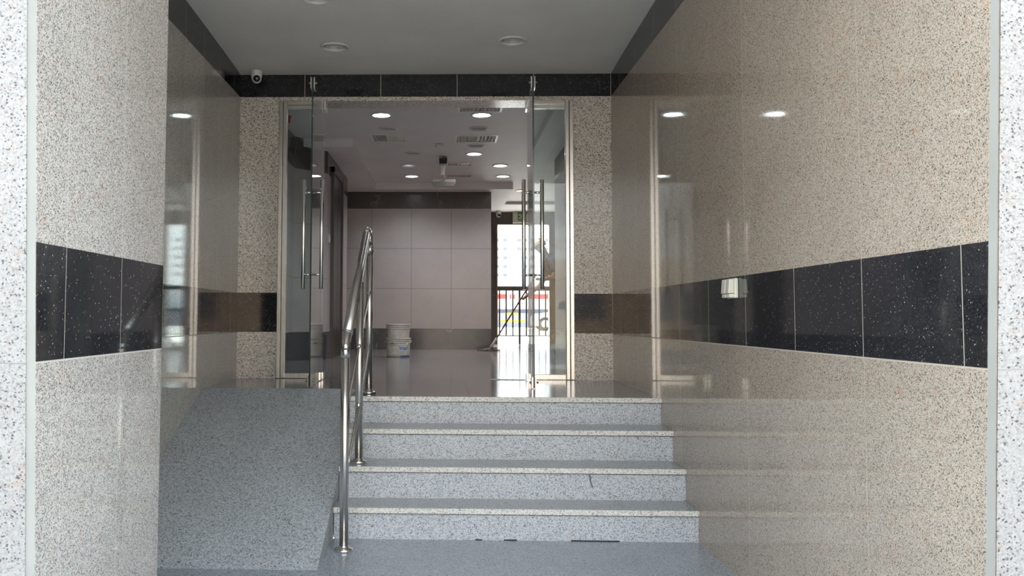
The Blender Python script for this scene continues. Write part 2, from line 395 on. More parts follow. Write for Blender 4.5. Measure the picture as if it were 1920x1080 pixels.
mb.hexa([(1.541, fr(z0)-.006, z0), (1.5505, fr(z0)+.003, z0), (1.5505, jr(z0)+.05, z0), (1.541, jr(z0)+.05, z0), (1.541, fr(z1)-.006, z1), (1.5505, fr(z1)+.003, z1), (1.5505, jr(z1)+.05, z1), (1.541, jr(z1)+.05, z1)])
mb.build('trim_edge', 'mortar_brown', w)
# building mass above and around, floors
struct('roof', MB().box(-7, 7, 2.95, 19.5, 4.0, 4.3), 'paint_lobby', 'unseen roof slab over entrance and lobby, added to block light from above', 'roof')  # out-of-view slab added to keep light out from above

struct('floor', MB().box(-1.866, XR, 2.3, 5.47, -0.2, 0), 'granite_floor', 'polished blue-grey granite floor at the foot of the steps', 'floor')
mb = MB(); mb.prism([(-0.655, 6.36), (XR, 6.36), (XR, YF), (XL, YF), (XL, 6.975), (-0.655, 6.975)], ZL-0.035, ZL)
mb.box(-0.655, XR, 6.341, 6.36, ZL-0.035, ZL)
land = struct('floor_landing', mb, 'granite_landing', 'dark polished granite landing in front of the glass doors', 'floor')
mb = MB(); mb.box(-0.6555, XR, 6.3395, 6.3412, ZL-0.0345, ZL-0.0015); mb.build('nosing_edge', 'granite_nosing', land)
struct('floor_lobby', MB().box(-3.3, 3.8, YF, YE+0.15, ZL-0.2, ZL), 'lobby_floor', 'glossy grey marble floor of the lobby, shining near the exit', 'floor')

# ------------------------------------------------------------------ steps and ramp
Y_ = [5.448, 5.724, 6.0265, 6.341]; Z_ = [0.190, 0.389, 0.589, ZL]
st = empty('staircase', (0.44, Y_[0], 0), 'four grey granite steps rising to the landing, right of the ramp', 'stairs')
words_ = ['lowest', 'second', 'third', 'top']
X0 = -0.655
for k in range(4):
    y0 = Y_[k] + 0.018; y1 = (Y_[k+1] + 0.018) if k < 3 else 6.975
    zt = Z_[k] - 0.035; zb = Z_[k-1] if k else 0.0
    ri = MB().box(X0+0.004, XR-0.001, y0, y1 if k < 3 else 6.97, 0.0 if k == 0 else Z_[k-1]-0.035, zt).build('riser', 'granite_riser', st)
    if k < 3:
        tr = MB().box(X0, XR-0.001, Y_[k], Y_[k+1]+0.018, zt, Z_[k], 0.002).build('tread', 'granite_tread', st)
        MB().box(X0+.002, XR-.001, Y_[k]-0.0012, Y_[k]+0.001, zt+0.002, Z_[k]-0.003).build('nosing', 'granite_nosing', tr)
    MB().box(X0+0.006, XR-.001, Y_[k]+0.012, y0+0.001, zt-0.004, zt-0.0005).build('under_nosing_strip', 'near_black', ri)  # thin near-black strip under the overhanging front edge
for a, b in ((0.20, 0.24), (0.37, 0.45), (0.77, 1.06)):
    MB().box(a, b, Y_[0]+0.014, Y_[0]+0.019, 0.0005, 0.006).build('gap', 'near_black', st)
mb = MB(); pts = [(0.925, .346), (0.935, .330), (0.932, .310), (0.941, .285), (0.946, .262)]
mb.tube([(x, Y_[1]+0.0175, z) for x, z in pts], [0.003, 0.007, 0.005, 0.004, 0.002], 8)
mb.build('crack', plain('crack_grey', (0.12, 0.15, 0.20), 0.8), st)
rm = MB().prism([(4.785, 0.0), (6.975, ZL), (6.975, -0.0)], XL+0.001, X0-0.001, 'X')
tag(rm.build('ramp', 'granite_ramp'), 'rough blue-grey granite ramp sloping up on the left of the handrail', 'ramp')

# ------------------------------------------------------------------ stainless handrail
hr = empty('handrail', (-0.55, 5.18, 0), 'stainless steel tube handrail on three posts between ramp and steps', 'handrail')
posts = [(-0.560, 5.182, 0.0, 1.155), (-0.541, 5.857, 0.389, 1.56), (-0.535, 6.55, ZL, 1.885)]
def flange(mb, x, y, z):
    mb.lathe([(0.0, 0.0), (0.052, 0.0), (0.055, 0.003), (0.055, 0.012), (0.050, 0.017), (0.030, 0.018), (0.030, 0.030), (0.026, 0.033), (0.0, 0.033)], (x, y, z), 32)
for x, y, z, zt in posts:
    p = MB().tube([(x, y, z+0.012), (x, y, zt)], 0.0255, 28).build('post', 'steel', hr)
    mb = MB(); flange(mb, x, y, z+0.0005); mb.build('base_flange', 'polished', p)
def bez(a, b, c, n=8):
    a, b, c = map(Vector, (a, b, c)); return [a*(1-t)**2 + b*2*t*(1-t) + c*t*t for t in [i/n for i in range(n+1)]]
P0 = Vector((-0.560, 5.182, 1.10)); PA = Vector((-0.560, 5.185, 1.185)); PB = Vector((-0.556, 5.255, 1.235))
PT = Vector((-0.552, 6.50, 1.955))
path = [P0] + bez(P0 + Vector((0, 0, .03)), (-0.560, 5.182, 1.19), PB, 10) + [PT]
path += bez(PT + (PT-PB).normalized()*0.01, PT + (PT-PB).normalized()*0.06, PT + Vector((0.008, 0.085, 0.0)), 6)[1:]
path += bez(path[-1] + Vector((0.004, 0.005, -0.002)), (-0.537, 6.615, 1.945), (-0.535, 6.58, 1.89), 6)[1:]
MB().tube(path[:12], 0.0262, 28).build('elbow', 'polished', hr)
MB().tube([PB, PT], 0.0305, 28).build('top_rail', 'steel', hr)
MB().tube([PT - (PT-PB).normalized()*0.05, PT, PT + Vector((0.003, 0.035, 0.010)), (-0.545, 6.565, 1.950), (-0.537, 6.575, 1.925), (-0.535, 6.56, 1.885), (-0.535, 6.55, 1.84)], [0.031, 0.031, 0.030, 0.027, 0.0235, 0.0235, 0.0265], 28).build('elbow', 'polished', hr)
MB().tube([(-0.535, 6.55, 1.80), (-0.535, 6.55, 1.86)], 0.0285, 28).build('collar', 'polished', hr)
MB().tube([(-0.541, 5.857, 1.50), (-0.548, 5.857, 1.585)], 0.012, 16).build('bracket', 'polished', hr)
for h in (0.37, 0.75):
    mr = MB().tube([(-0.558, 5.182, h+0.0), (-0.541, 5.857, 0.389+h+0.02), (-0.535, 6.55, ZL+h)], 0.0085, 14).build('mid_rail', 'polished', hr)
    for (x, y, z) in ((-0.541, 5.857, 0.389+h+0.02), (-0.535, 6.55, ZL+h)):
        d = Vector((0.01, 0.68, 0.39)).normalized()*0.045
        MB().tube([Vector((x, y, z))-d, Vector((x, y, z))+d], 0.0125, 14).build('rail_clamp', 'polished', mr)

# ------------------------------------------------------------------ glass doors and fixed side panes
def leaf(name, xn, xf, label):
    """door leaf standing open at a right angle: near (free) edge at (xn, 7.05), hinge edge at (xf, 8.02)"""
    yn, yf_ = 7.05, 8.03
    r = empty(name, (xf, yf_-0.06, ZL), label, 'glass door', None, 'structure')
    z0, z1, t = ZL+0.008, 3.245, 0.006
    def slab(mb, ya, yb, za, zb, tt):
        f = lambda y: xn + (xf-xn)*(y-yn)/(yf_-yn)
        mb.hexa([(f(ya)-tt, ya, za), (f(ya)+tt, ya, za), (f(yb)+tt, yb, za), (f(yb)-tt, yb, za), (f(ya)-tt, ya, zb), (f(ya)+tt, ya, zb), (f(yb)+tt, yb, zb), (f(yb)-tt, yb, zb)])
    mb = MB(); slab(mb, yn+.0015, yf_, z0, z1, t); g = mb.build('glass_panel', 'glass', r)
    mb = MB(); slab(mb, yn, yn+.0015, z0, z1, t); mb.build('glass_edge', 'glass_edge', g)
    # patch fittings: hinge side and free side, top and bottom
    for (ya, yb, za, zb, bolt) in ((yn-0.004, yn+0.11, z1-0.085, z1+0.004, True), (yn-0.004, yn+0.11, z0-0.004, z0+0.085, True),
                                   (yf_-0.14, yf_+0.004, z1-0.06, z1+0.03, False), (yf_-0.14, yf_+0.004, z0-0.007, z0+0.06, False)):
        mb = MB(); f = lambda y: xn + (xf-xn)*(y-yn)/(yf_-yn)
        for sgn in (-1, 1):
            a0, a1 = sorted((sgn*0.008, sgn*(0.018 if bolt else 0.026)))
            mb.hexa([(f(ya)+a0, ya, za), (f(ya)+a1, ya, za), (f(yb)+a1, yb, za), (f(yb)+a0, yb, za), (f(ya)+a0, ya, zb), (f(ya)+a1, ya, zb), (f(yb)+a1, yb, zb), (f(yb)+a0, yb, zb)], 0.001)
        pf = mb.build('patch_fitting', 'polished', r)
        if bolt:
            zc = (za+zb)/2 + 0.002; yc = ya+0.03
            MB().tube([(f(yc)-0.034, yc, zc), (f(yc)+0.034, yc, zc)], 0.007, 14).build('lock_cylinder', 'polished', pf)
    yh = 7.16; xh = xn + (xf-xn)*(yh-yn)/(yf_-yn)
    for sgn in (-1, 1):
        xx = xh + sgn*0.073
        h = MB().tube([(xx, yh, 1.557), (xx, yh, 1.560), (xx, yh, 2.437), (xx, yh, 2.440)], [0.013, 0.016, 0.016, 0.013], 22).build('pull_handle', 'polished', r)
        for zz in (1.672, 2.335):
            MB().tube([(xh+sgn*0.006, yh, zz), (xx, yh, zz)], 0.0085, 14).build('standoff', 'polished', h)
    return r
leaf('door_1', -1.043, -1.078, 'left glass door leaf standing open towards the steps, with steel pull bars')
leaf('door_2', 0.716, 0.767, 'right glass door leaf standing open towards the steps, with steel pull bars')

def side_pane(name, x0, x1, jamb_left, label):
    r = empty(name, ((x0+x1)/2, YF+0.05, ZL), label, 'window', None, 'structure')
    ya, yb = YF-0.012, YF+0.045
    mb = MB(); zt = OZ-0.002
    # two upright tubes at the wall, head and sill rails in front of the reveal
    xs = (x0, x0+0.038, x0+0.076) if jamb_left else (x1-0.076, x1-0.038, x1)
    up = MB(); up.box(xs[0]+.001, xs[1]-.002, ya, yb, ZL+.001, zt, 0.004); up.box(xs[1]+.002, xs[2], ya+.004, yb, ZL+.001, zt, 0.004); up.build('frame_post', 'steel', r)
    ga, gb = (x0+0.076, x1) if jamb_left else (x0, x1-0.076)
    MB().box(ga, gb, ya+.006, yb, zt-0.036, zt, 0.003).box(ga, gb, ya+.012, yb, zt-0.074, zt-0.040, 0.003).build('head_rail', 'steel', r)
    MB().box(ga, gb, ya+.008, yb, ZL+0.001, ZL+0.048, 0.003).build('sill_rail', 'steel', r)
    MB().box(ga, gb, YF+0.012, YF+0.024, ZL+0.048, zt-0.074).build('glass_pane', 'glass_side', r)
side_pane('window_1', -1.506, -1.102, True, 'fixed glass side pane left of the doorway, in a steel frame')
side_pane('window_2', 0.800, 1.187, False, 'fixed glass side pane right of the doorway, in a steel frame')
for x0, x1, s_ in ((-1.05, -0.72, 'left'), (0.42, 0.74, 'right')):
    tag(MB().box(x0, x1, YF-0.06, YF+0.05, ZL, ZL+0.004, 0.001).build('floor_plate', 'dark_steel'),
        f'thin dark metal cover plate in the threshold by the {s_} door hinge', 'floor plate', 'door closer plates')

# ------------------------------------------------------------------ lobby shell
LW = [(-1.91, YT), (-1.91, 11.39), (-1.535, 11.85), (-1.525, 14.19), (-2.2, 14.19), (-2.2, YT)]
RW = [(1.565, YT), (1.565, 12.5), (1.78, 12.5), (1.78, YT)]
FW = [(-3.3, 15.715), (0.853, 15.715), (0.853, YE), (0.60, YE), (0.60, 16.0), (-3.3, 16.0)]
Z1_, Z2_ = 1.139, 3.251
for nm, poly, side, tile, lab in (('left', LW, 'left', 'lobby_tile_side', 'tiled lobby wall on the left, seen through the side pane'),
                             ('right', RW, 'right', 'lobby_tile_side', 'tiled lobby wall on the right, seen through the side pane'),
                             ('back', FW, 'back', 'lobby_tile', 'large greige tiled wall at the back of the lobby behind the buckets')):
    struct('wall_lobby_' + nm, MB().prism(poly, Z1_, Z2_), tile, lab, 'wall')
    struct('baseboard_' + side, MB().prism(poly, ZL, Z1_), 'dark_marble', f'dark veined marble skirting on the {side} lobby wall', 'baseboard')
    struct('trim_lobby_' + side, MB().prism(poly, Z2_, 3.66 if nm != 'back' else 3.66), 'brown_marble', f'dark brown marble course at the top of the {side} lobby wall', 'trim')
# unseen outer walls that close the lobby and keep light from leaking in
struct('wall_side', MB().box(-3.5, -3.3, YT, 16.0, ZL-.1, 4.0), 'lobby_tile_side', 'unseen wall left of the side passage, added to stop light leaking in', 'wall')
struct('wall_side', MB().box(3.6, 3.8, 12.5, YE, ZL-.1, 4.0), 'lobby_tile_side', 'far right wall of the lobby past the corner', 'wall')
struct('wall_return', MB().box(1.78, 3.8, 12.3, 12.5, ZL, 4.0), 'lobby_tile', 'return wall behind the right lobby wall', 'wall')
struct('wall_return', MB().box(-3.3, -2.2, 13.99, 14.19, ZL, 4.0), 'lobby_tile', 'return wall behind the left lobby wall', 'wall')
# lobby ceiling with its lower soffits
ceil2 = struct('ceiling_lobby', MB().box(-3.3, 3.8, YT, YE+.2, ZC, 3.98), 'paint_lobby', 'painted lobby ceiling with downlights and air vents', 'ceiling')
for (x0, x1, y0, y1, z0, lab) in ((-3.3, -1.172, 11.508, 15.7, ZS, 'lowered ceiling strip along the left side of the lobby'),
                                 (-1.172, 1.211, 15.386, 15.715, ZS, 'lowered ceiling strip along the back wall of the lobby'),
                                 (0.853, 1.211, 15.715, 17.9, ZS, 'lowered ceiling strip beside the way to the exit'),
                                 (0.853, 3.6, 17.9, YE, 3.60, 'lowered ceiling above the exit'),
                                 (1.19, 1.565, YT, 12.5, ZS, 'lowered ceiling strip along the right side of the lobby')):
    struct('ceiling_soffit', MB().box(x0, x1, y0, y1, z0, ZC), 'paint_lobby', lab, 'ceiling')
# exit wall
EX0, EX1, EZ = 1.15, 2.285, 3.35
struct('wall_exit', MB().box(0.853, EX0, YE, YE+.2, ZL, 3.66).box(EX1, 3.6, YE, YE+.2, ZL, 3.66).box(EX0, EX1, YE, YE+.2, EZ, 3.66), 'brown_marble', 'dark wall around the bright exit opening', 'wall')
struct('door_frame', MB().box(EX0, EX0+0.03, YE-.03, YE+.2, ZL, EZ).box(EX0, EX1, YE-.03, YE+.2, EZ-.02, EZ), 'bronze', 'slim bronze frame of the exit opening', 'door frame')

# dark doorway in the left lobby wall
dd = empty('door_3', (-1.52, 12.75, ZL), 'dark brown doorway in the left lobby wall', 'door', None, 'structure')
xa = lambda y: -1.535 + 0.01*(y-11.85)/2.34
mb = MB()
for (y0, y1, z0, z1) in ((12.18, 12.26, ZL, 3.40), (13.24, 13.32, ZL, 3.40), (12.18, 13.32, 3.32, 3.40)):
    mb.box(xa(y0)-.01, xa(y0)+.045, y0, y1, z0, z1, 0.003)
mb.build('door_frame', 'dark_frame', dd)
MB().box(-1.56, -1.515, 12.26, 13.24, ZL+.002, 3.32).build('door_panel', 'dark_door', dd)
MB().box(-1.516, -1.505, 12.29, 12.75, ZL+.05, 3.28, 0.002).box(-1.516, -1.505, 12.77, 13.21, ZL+.05, 3.28, 0.002).build('door_inset', 'dark_door', dd)

# ------------------------------------------------------------------ round downlights
def hole(mb, x, y, r, z0, z1): mb.lathe([(0, z0), (r, z0), (r, z1), (0, z1)], (x, y, 0), 40)
def downlight(x, y, z, r, kind, label, group):
    e = empty('downlight', (x, y, z), label, 'ceiling light', group)
    MB().lathe([(r*0.82, 0.004), (r*0.84, -0.010), (r*0.92, -0.014), (r, -0.008), (r*1.02, 0.0005), (r*0.84, 0.0006)], (x, y, z), 40).build('trim_ring', 'white_plastic', e)
    MB().lathe([(r*0.83, 0.0), (r*0.70, 0.05), (r*0.55, 0.085), (0, 0.088)], (x, y, z), 40).build('reflector', 'reflector', e)
    if kind:
        h = 0.012
        m_ = {'cool': 'lamp_cool', 'warm': 'lamp_warm', 'dim': 'lamp_dim'}[kind]
        MB().lathe([(0, h+0.004), (r*0.76, h+0.004), (r*0.78, h), (r*0.4, h-0.008), (0, h-0.012)], (x, y, z), 36).build('diffuser', m_, e)
        if kind != 'dim':
            ld = bpy.data.lights.new('lamp', 'SPOT'); lo = bpy.data.objects.new('lamp', ld); COL.objects.link(lo)
            ld.energy = LAMP_W * (1.0 if kind == 'cool' else 1.1); ld.spot_size = math.radians(140); ld.spot_blend = 0.8; ld.shadow_soft_size = r*0.7
            ld.color = (0.90, 0.94, 1.0) if kind == 'cool' else (1.0, 0.60, 0.30)
            lo.location = (0, 0, -0.02); lo.parent = e
LAMP_W = 20.0
cut = MB()
for x, y, lab in ((-0.905, 7.35, 'unlit round white downlight above the left door leaf'),
                  (0.567, 7.22, 'unlit round white downlight above the right door leaf'),
                  (-0.908, 6.30, 'unlit round downlight cut by the top of the view, over the ramp')):
    z = ceil_z(y) - 0.001
    hole(cut, x, y, 0.098, z-0.2, z+0.12)
    downlight(x, y, z, 0.118, None, lab, 'downlights over the entrance')
carve(ceil1, cut)
cut = MB()
lobby = [(-0.708, 10.165, 'cool', 'lit downlight nearest the doors on the left side of the lobby'),
         (0.443, 10.17, 'cool', 'lit downlight nearest the doors on the right side, beside the first vent'),
         (-0.68, 10.93, None, 'unlit downlight ring behind the front left lit one'),
         (0.437, 10.93, None, 'unlit downlight ring between the two right-hand ceiling vents'),
         (0.445, 12.02, None, 'unlit flush ring just behind the second right-hand vent'),
         (0.444, 12.62, 'cool', 'lit downlight right of the black hanging sensor'),
         (-0.42, 12.57, None, 'faint unlit ring on the left, level with the hanging sensor'),
         (-0.525, 13.60, 'dim', 'dimly glowing bluish downlight left of the hanging sensor'),
         (0.877, 13.60, 'warm', 'warm yellow lit downlight at the right of the lobby ceiling'),
         (-0.511, 14.63, 'cool', 'lit downlight on the left close to the back wall'),
         (0.987, 14.63, 'cool', 'lit downlight on the right close to the back wall'),
         (1.42, 16.3, 'warm', 'small warm downlight in front of the exit')]
for x, y, k, lab in lobby:
    r = 0.118 if y < 16 else 0.085
    hole(cut, x, y, r*0.84, ZC-0.1, ZC+0.12)
    downlight(x, y, ZC-0.0005, r, k, lab, 'downlights in the lobby ceiling')
# air vents
vents = [(0.16, 0.665, 9.62, 10.03, 'louvred ceiling vent nearest the doors, on the right'),
         (0.15, 0.71, 11.33, 11.80, 'louvred ceiling vent behind the first, catching the exit light'),
         (-0.93, -0.47, 11.28, 11.76, 'louvred ceiling vent on the left of the lobby'),
         (0.05, 0.45, 13.32, 13.62, 'narrow ceiling vent right of the hanging sensor'),
         (0.05, 0.49, 14.45, 14.75, 'narrow ceiling vent closest to the back wall')]
for x0, x1, y0, y1, lab in vents:
    cut.box(x0+.02, x1-.02, y0+.02, y1-.02, ZC-.1, ZC+.10)
    e = empty('ceiling_vent', ((x0+x1)/2, (y0+y1)/2, ZC), lab, 'air vent', 'air vents in the lobby ceiling')
    f = MB()
    for a in ((x0, x1, y0, y0+.03), (x0, x1, y1-.03, y1), (x0, x0+.03, y0+.03, y1-.03), (x1-.03, x1, y0+.03, y1-.03)):
        f.box(*a, ZC-.008, ZC-.0003, 0.002)
    f.build('vent_frame', 'vent_white', e)
    MB().box(x0+.021, x1-.021, y0+.021, y1-.021, ZC+.09, ZC+.099).build('backing', 'vent_dark', e)
    n = 11; s_ = MB(); xm = (x0+x1)/2
    for i in range(n):
        x = x0+.045 + (x1-x0-.09)*i/(n-1); t = 0.022 if x < xm else -0.022
        s_.hexa([(x-t, y0+.03, ZC+.030), (x-t+.003, y0+.03, ZC+.030), (x-t+.003, y1-.03, ZC+.030), (x-t, y1-.03, ZC+.030),
                 (x+t-.003, y0+.03, ZC-.004), (x+t, y0+.03, ZC-.004), (x+t, y1-.03, ZC-.004), (x+t-.003, y1-.03, ZC-.004)])
    s_.build('slats', 'vent_white', e)
carve(ceil2, cut)

# ------------------------------------------------------------------ small fittings
def turret(name, x, y, z, s, face, label):
    e = empty(name, (x, y, z), label, 'security camera')
    MB().lathe([(0, 0), (0.050*s, 0), (0.052*s, -0.012*s), (0.050*s, -0.05*s), (0.046*s, -0.062*s), (0, -0.064*s)], (x, y, z), 32).build('base', 'white_plastic', e)
    f = Vector(face).normalized(); c = Vector((x, y, z-0.070*s))
    mb = MB(); n = 14
    mb.lathe([(0.046*s*math.sin(PI*i/n), -0.046*s*math.cos(PI*i/n)) for i in range(n+1)], c, 28)
    mb.build('ball', 'white_plastic', e)
    b = MB().lathe([(0, 0.0), (0.031*s, 0.0), (0.029*s, 0.012*s), (0.012*s, 0.016*s), (0, 0.017*s)], (0, 0, 0), 28).build('lens', 'black_plastic', e)
    b.matrix_parent_inverse = Matrix(); b.matrix_local = Matrix.Translation(c + f*0.035*s - Vector((x, y, z))) @ f.to_track_quat('Z', 'Y').to_matrix().to_4x4()
turret('security_camera', -1.695, 7.99, ceil_z(7.99), 1.0, (0.25, -1, -0.25), 'small white turret security camera in the left corner of the entrance ceiling')
turret('security_camera', 1.185, 19.0, 3.60, 1.15, (0.4, -1, -0.5), 'small security camera under the ceiling left of the exit sign')

# weatherproof switch box on the right wall
e = empty('switch_box', (XR, 4.74, 1.49), 'cream weatherproof switch box on the dark belt of the right wall', 'switch')
MB().box(XR-0.022, XR-0.001, 4.675, 4.815, 1.438, 1.542, 0.006).build('back_plate', 'cream_plastic', e)
for y0, y1 in ((4.682, 4.742), (4.748, 4.808)):
    mb = MB(); mb.hexa([(XR-0.052, y0, 1.462), (XR-0.022, y0, 1.462), (XR-0.022, y1, 1.462), (XR-0.052, y1, 1.462), (XR-0.046, y0, 1.537), (XR-0.022, y0, 1.537), (XR-0.022, y1, 1.537), (XR-0.046, y1, 1.537)], 0.004)
    c_ = mb.build('cover', 'cream_plastic', e)
    MB().box(XR-0.047, XR-0.021, y0+.002, y1-.002, 1.441, 1.460, 0.003).build('lower_lip', 'cream_plastic', c_)

# smoke detector and hanging sensor
tag(MB().lathe([(0, 0), (0.055, 0), (0.057, -0.02), (0.045, -0.042), (0.018, -0.05), (0, -0.05)], (-0.053, 11.91, ZC-0.0005), 28).build('smoke_detector', 'white_plastic'),
    'small white smoke detector on the lobby ceiling between the vents', 'smoke detector')
e = empty('hanging_sensor', (0.005, 12.85, ZC), 'black-headed sensor on a cream bracket with a flat cream box, hanging from the lobby ceiling', 'sensor')
MB().tube([(0.005, 12.87, ZC-.0005), (0.005, 12.87, 3.625)], 0.02, 16).build('mount', 'cream_plastic', e)
h = MB().box(-0.055, 0.065, 12.80, 12.93, 3.540, 3.632, 0.008).build('housing', 'grey_plastic', e)
MB().hexa([(-0.046, 12.792, 3.545), (0.056, 12.792, 3.545), (0.056, 12.802, 3.545), (-0.046, 12.802, 3.545), (-0.055, 12.792, 3.626), (0.065, 12.792, 3.626), (0.065, 12.802, 3.626), (-0.055, 12.802, 3.626)], 0.002).build('lens_face', 'black_plastic', h)
MB().hexa([(-0.032, 12.84, 3.39), (0.026, 12.84, 3.39), (0.026, 12.90, 3.39), (-0.032, 12.90, 3.39), (-0.036, 12.84, 3.54), (0.032, 12.84, 3.54), (0.032, 12.90, 3.54), (-0.036, 12.90, 3.54)], 0.004).build('bracket', 'cream_plastic', e)
MB().tube([(0.0, 12.88, 3.42), (0.02, 12.98, 3.38), (0.03, 13.2, 3.36)], 0.012, 12).build('arm', 'cream_plastic', e)
b = MB().box(-0.155, 0.19, 13.14, 13.30, 3.330, 3.372, 0.006).build('box', 'cream_plastic', e)
MB().hexa([(-0.13, 13.17, 3.275), (0.165, 13.17, 3.275), (0.165, 13.28, 3.275), (-0.13, 13.28, 3.275), (-0.16, 13.13, 3.330), (0.195, 13.13, 3.330), (0.195, 13.31, 3.330), (-0.16, 13.31, 3.330)], 0.003).build('lower_cover', 'grey_plastic', b)
# red alarm on the ceiling, left
e = empty('alarm_beacon', (-1.80, 10.22, ZC), 'small red alarm beacon on the lobby ceiling, seen through the left side pane', 'alarm')
MB().lathe([(0, 0), (0.045, 0), (0.045, -0.02), (0.036, -0.024), (0, -0.024)], (-1.80, 10.22, ZC-.0005), 24).build('base', 'red_plastic', e)
MB().lathe([(0.034, -0.024), (0.034, -0.07), (0.024, -0.085), (0, -0.088)], (-1.80, 10.22, ZC-.0005), 24).build('dome', 'red_plastic', e)
# wall switch in the lobby
e = empty('wall_switch', (-1.53, 12.02, 2.39), 'small white switch plate beside the dark lobby doorway', 'switch')
MB().box(-1.536, -1.520, 11.98, 12.06, 2.335, 2.445, 0.003).build('plate', 'white_plastic', e)
MB().box(-1.521, -1.515, 12.0, 12.04, 2.37, 2.41, 0.001).build('rocker', 'white_plastic', e)

def text_mesh(body, size, mat, name, parent, place, extrude=0.0, bold=0.0):
    cu = bpy.data.curves.new('t', 'FONT'); cu.body = body; cu.size = size; cu.extrude = extrude; cu.offset = bold
    cu.align_x = 'CENTER'; cu.align_y = 'CENTER'
    o = bpy.data.objects.new('t', cu); COL.objects.link(o)
    dg = bpy.context.evaluated_depsgraph_get(); dg.update()
    me = bpy.data.meshes.new_from_object(o.evaluated_get(dg)); bpy.data.objects.remove(o)
    for v in me.vertices: v.co = place(v.co)
    me.materials.clear(); me.materials.append(M[mat])
    ob = bpy.data.objects.new(name, me); COL.objects.link(ob)
    if parent:
        ob.parent = parent; ob.matrix_parent_inverse = parent.matrix_world.inverted()
    return ob
# exit sign
e = empty('exit_sign', (1.73, 19.2, 3.36), 'cream EXIT sign with green letters above the exit opening', 'sign')
MB().box(1.50, 1.97, 19.14, 19.20, 3.375, 3.595, 0.006).build('casing', 'exit_face', e)
MB().box(1.505, 1.965, 19.135, 19.205, 3.358, 3.377, 0.003).build('bottom_edge', 'label_white', e)
text_mesh('EXIT', 0.215, 'exit_green', 'lettering', e, lambda c: Vector((1.735 + c.x*0.62, 19.138 - c.z, 3.487 + c.y*1.12)), 0.002, 0.004)
for x in (1.60, 1.85): MB().tube([(x, 19.17, 3.59), (x, 19.17, 3.601)], 0.01, 10).build('bracket', 'dark_frame', e)

# ------------------------------------------------------------------ buckets
bx, by = -0.622, 12.68
def bucket(name, z0, h, r0, r1, label, deco):
    e = empty(name, (bx, by, z0), label, 'bucket', 'stacked paint buckets')
    R = lambda t: r0 + (r1-r0)*t
    prof = [(0, 0.0), (r0-.006, 0.0), (r0, 0.006)]
    for t in (0.15, 0.5, 0.72): prof.append((R(t), h*t))
    prof += [(R(.76), h*.76), (R(.76)+.006, h*.765), (R(.76)+.006, h*.79), (R(.8), h*.795), (R(.86), h*.86), (R(.86)+.007, h*.865), (R(.86)+.007, h*.885), (R(.9), h*.89), (R(.97), h*.955), (r1+.010, h*.965), (r1+.011, h), (r1, h+.002), (r1-.004, h-.004), (r0-.006, 0.012), (0, 0.012)]
    MB().lathe(prof, (bx, by, z0), 44).build('shell', 'bucket', e)
    zh = z0 + h*0.83
    for sg in (-1, 1):
        MB().tube([(bx+sg*(R(.83)+.001), by, zh), (bx+sg*(R(.83)+.016), by, zh)], 0.012, 14).build('ear', 'bucket', e)
    return e, zh, R
e1, zh, R = bucket('paint_bucket', ZL+.0005, 0.262, 0.158, 0.171, 'lower white paint bucket with blue lettering, on the floor by the back wall', True)
hp = []
for i in range(17):
    a = PI*i/16; hp.append((bx - (0.183)*math.cos(a), by - 0.185*math.sin(a)*0.95, zh + 0.0 - 0.045*math.sin(a)))
MB().tube(hp, 0.003, 8).build('wire_handle', 'wire', e1)
rr = lambda z: 0.158 + 0.013*(z-ZL)/0.262
def wrap(ang0, zc):
    def f(c):
        a = ang0 + c.x/0.163; z = zc + c.y; r = rr(z) + 0.0012 + max(0, c.z)
        return Vector((bx + r*math.sin(a), by - r*math.cos(a), z))
    return f
mb = MB()
def patch(a0, a1, z0, z1, extra, name, mat, par, n=10):
    mb = MB(); g = [[mb.bm.verts.new((bx + (rr(z)+extra)*math.sin(a), by - (rr(z)+extra)*math.cos(a), z)) for z in (z0, z1)] for a in [a0 + (a1-a0)*i/n for i in range(n+1)]]
    for A, B in zip(g, g[1:]): mb.bm.faces.new((A[0], B[0], B[1], A[1]))
    return mb.build(name, mat, par)
patch(0.10, 0.95, 0.862, 0.955, 0.0008, 'paper_label', 'label_white', e1)
patch(0.22, 1.3, 0.782, 0.802, 0.0011, 'printed_stripe', 'blue_stripe', e1)
patch(-0.62, -0.33, 0.966, 0.973, 0.0010, 'printed_mark', 'near_black', e1)
text_mesh('knauf', 0.062, 'blue_print', 'lettering', e1, lambda c: wrap(0.52, 0.905)(Vector((c.x*0.92, c.y*1.2, c.z))), 0.0005, 0.0012)
e2, zh2, R2 = bucket('paint_bucket', ZL+.195, 0.262, 0.150, 0.163, 'upper white paint bucket standing inside the lower one', True)
hp = []
for i in range(17):
    a = PI*i/16; hp.append((bx - 0.176*math.cos(a) - 0.012*math.sin(a), by - 0.172*math.sin(a)*0.35, zh2 - 0.150*math.sin(a)*(0.6 + 0.5*(0.5+0.5*math.cos(a)))))
MB().tube(hp, 0.003, 8).build('wire_handle', 'wire', e2)

